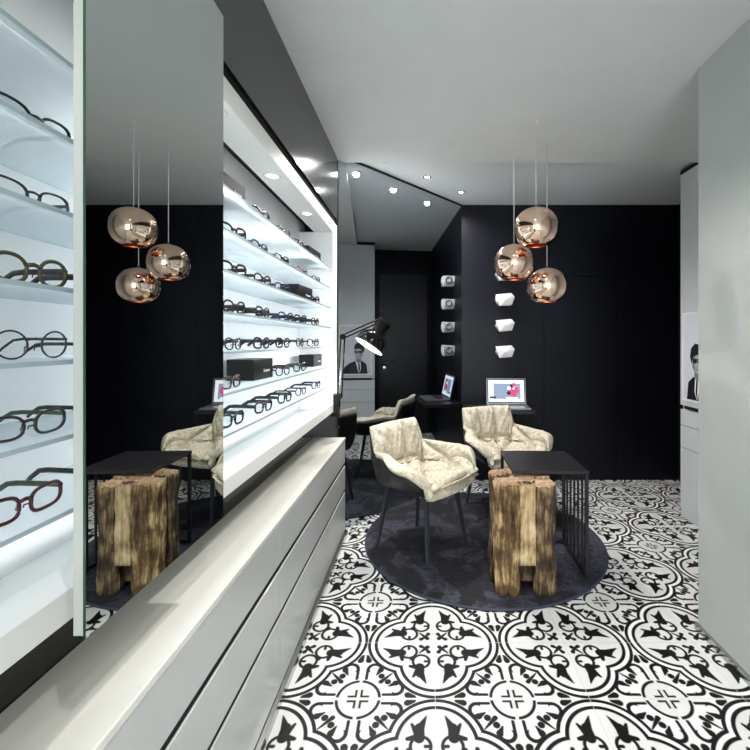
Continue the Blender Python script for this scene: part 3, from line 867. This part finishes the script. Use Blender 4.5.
# ------------------------------------------------------------------ desk lamp clamped to the display case
dl = root('desk_lamp', (-.515, 2.47, .84)); tag(dl, 'glossy black articulated desk lamp clamped to the end of the display case', 'desk lamp')
def rel(x, y, z): return (x+.515, y-2.47, z-.84)
b = MB(); b.box(-.03, .018, -.02, .03, -.085, -.062); b.box(-.014, .018, -.02, .03, -.062, .035); b.box(-.014, .0175, -.02, .03, .035, .045)
b.tube([(.006, .005, -.15), (.006, .005, -.06)], .005, seg=10); b.tube([(.006, .005, -.155), (.006, .005, -.148)], .014, seg=14)
b.build('clamp', M['chrome_black'], dl)
S0 = Vector((-.497, 2.475, .87)); EL = Vector((-.475, 2.455, 1.225)); HD = Vector((-.243, 2.43, 1.325))
def two(a, b_, off, name, **k):
    m_ = MB(); a = Vector(rel(*a)); b2 = Vector(rel(*b_)); o = Vector(off)
    m_.tube([a+o, b2+o], .0045, seg=6); m_.tube([a-o, b2-o], .0045, seg=6)
    return m_.build(name, M['chrome_black'], dl, **k)
two(S0, EL, (.012, 0, .002), 'lower_arm'); two(EL, HD, (.003, 0, .012), 'upper_arm')
m_ = MB()
a_, b_ = Vector(rel(*S0)), Vector(rel(*EL)); ax = (b_-a_)
pts = []
for i in range(120):
    t = .05+.42*i/119; q = a_+ax*t; pts.append(q+Vector((.006*math.cos(i*1.05), -.012+.006*math.sin(i*1.05), 0)))
m_.tube(pts, .0012, seg=4); m_.build('spring', M['chrome'], dl)
for q in (S0, EL, HD):
    m_ = MB(); r_ = Vector(rel(*q)); m_.tube([r_+Vector((0, -.018, 0)), r_+Vector((0, .018, 0))], .016, seg=18); m_.build('joint', M['chrome_black'], dl)
axis = Vector((-.52, -.24, -.82)).normalized()      # light direction
cO = Vector((-.312, 2.390, 1.168))                     # centre of the shade opening
rot = axis.to_track_quat('-Z', 'Y').to_matrix().to_4x4()
xf = Matrix.Translation(Vector(rel(*cO))) @ rot
prof = [(.090, 0), (.090, .015), (.086, .042), (.072, .070), (.050, .088), (.040, .094), (.040, .165), (.034, .172), (.0005, .174)]
MB().lathe(prof, 48, xf=xf).build('shade', M['chrome_black'], dl)
MB().lathe([(.090, 0), (.087, .003), (.082, .038), (.064, .069), (.03, .08), (.0005, .08)], 48, xf=xf).build('shade_lining', M['lamp_white'], dl, label='bright white inside of the shade')
MB().lathe([(.0005, .018), (.016, .022), (.026, .036), (.026, .05), (.014, .078)], 24, xf=xf).build('bulb', M['bulb'], dl)
top_ = Vector(rel(*cO))-axis*.12
MB().tube([Vector(rel(*HD)), top_], .006, seg=8).build('shade_bracket', M['chrome_black'], dl)
ld = bpy.data.lights.new('dl', 'SPOT'); ld.energy = 4; ld.spot_size = R(120); ld.shadow_soft_size = .03; ld.color = (1, .96, .9)
lo = bpy.data.objects.new('desk_lamp_light', ld); COL.objects.link(lo); lo.location = cO-axis*.01; lo.rotation_euler = axis.to_track_quat('-Z', 'Y').to_euler()

# ------------------------------------------------------------------ light
def area(name, loc, rot_, sx_, sy_, e, col=(1, 1, 1)):
    l = bpy.data.lights.new(name, 'AREA'); l.shape = 'RECTANGLE'; l.size = sx_; l.size_y = sy_; l.energy = e; l.color = col
    o = bpy.data.objects.new(name, l); COL.objects.link(o); o.location = loc; o.rotation_euler = rot_; return o
# daylight through the shop window behind the camera
area('window_daylight', (.3, FY-.2, 1.3), (R(90), 0, 0), 1.45, 1.9, 60, (.95, .98, 1))
# LED strip hidden above the display soffit
area('display_led_strip', (-.690, 1.1, 1.93), (0, 0, 0), .05, 2.6, 12, (.95, .98, 1))
area('added_ledge_fill', (-.665, 1.1, .80), (R(180), 0, 0), .06, 2.6, 1.0, (.97, .98, 1))  # added unseen uplight behind the ledge lip, brightens the case from below
for z in SH[:6]: area('added_shelf_fill', (-.550, 1.65, z-.010), (0, R(40), 0), .012, 1.5, .60, (.96, .98, 1)); area('added_shelf_fill', (-.550, .35, z-.010), (0, R(40), 0), .012, 1.1, .10, (.96, .98, 1))  # added fill lights under the shelves to lift the middle rows
# flush ceiling lamps in the front half of the shop
for i, (x, y, e) in enumerate(((.30, .95, 41), (.42, -.3, 26), (.42, -1.5, 26))):
    q = root('ceiling_lamp', (x, y, Z1)); tag(q, ['flush round ceiling lamp just in front of the camera', 'flush round ceiling lamp above the camera', 'flush round ceiling lamp by the shop window'][i], 'ceiling lamp', 'flush ceiling lamps')
    MB().lathe([(.07, 0), (.07, -.008), (.055, -.010), (.052, 0)], 32).build('ring', M['white_trim'], q)
    MB().disc((0, 0, -.002), .052, 32, nrm=(0, 0, -1)).build('diffuser', M['spotn'], q)
    l = bpy.data.lights.new('c', 'SPOT'); l.energy = e; l.shadow_soft_size = .02; l.color = (1, .98, .95)
    l.spot_size = R(135); l.spot_blend = .6
    o = bpy.data.objects.new('ceiling_lamp_light', l); COL.objects.link(o); o.location = (x, y, Z1-.02)

wd = bpy.data.worlds.new('world'); scene.world = wd; wd.use_nodes = True
bg = wd.node_tree.nodes['Background']; bg.inputs[0].default_value = (.9, .95, 1, 1); bg.inputs[1].default_value = 1.0

scene.view_settings.view_transform = 'Standard'; scene.view_settings.look = 'None'
scene.view_settings.exposure = 0.55; scene.view_settings.gamma = 1
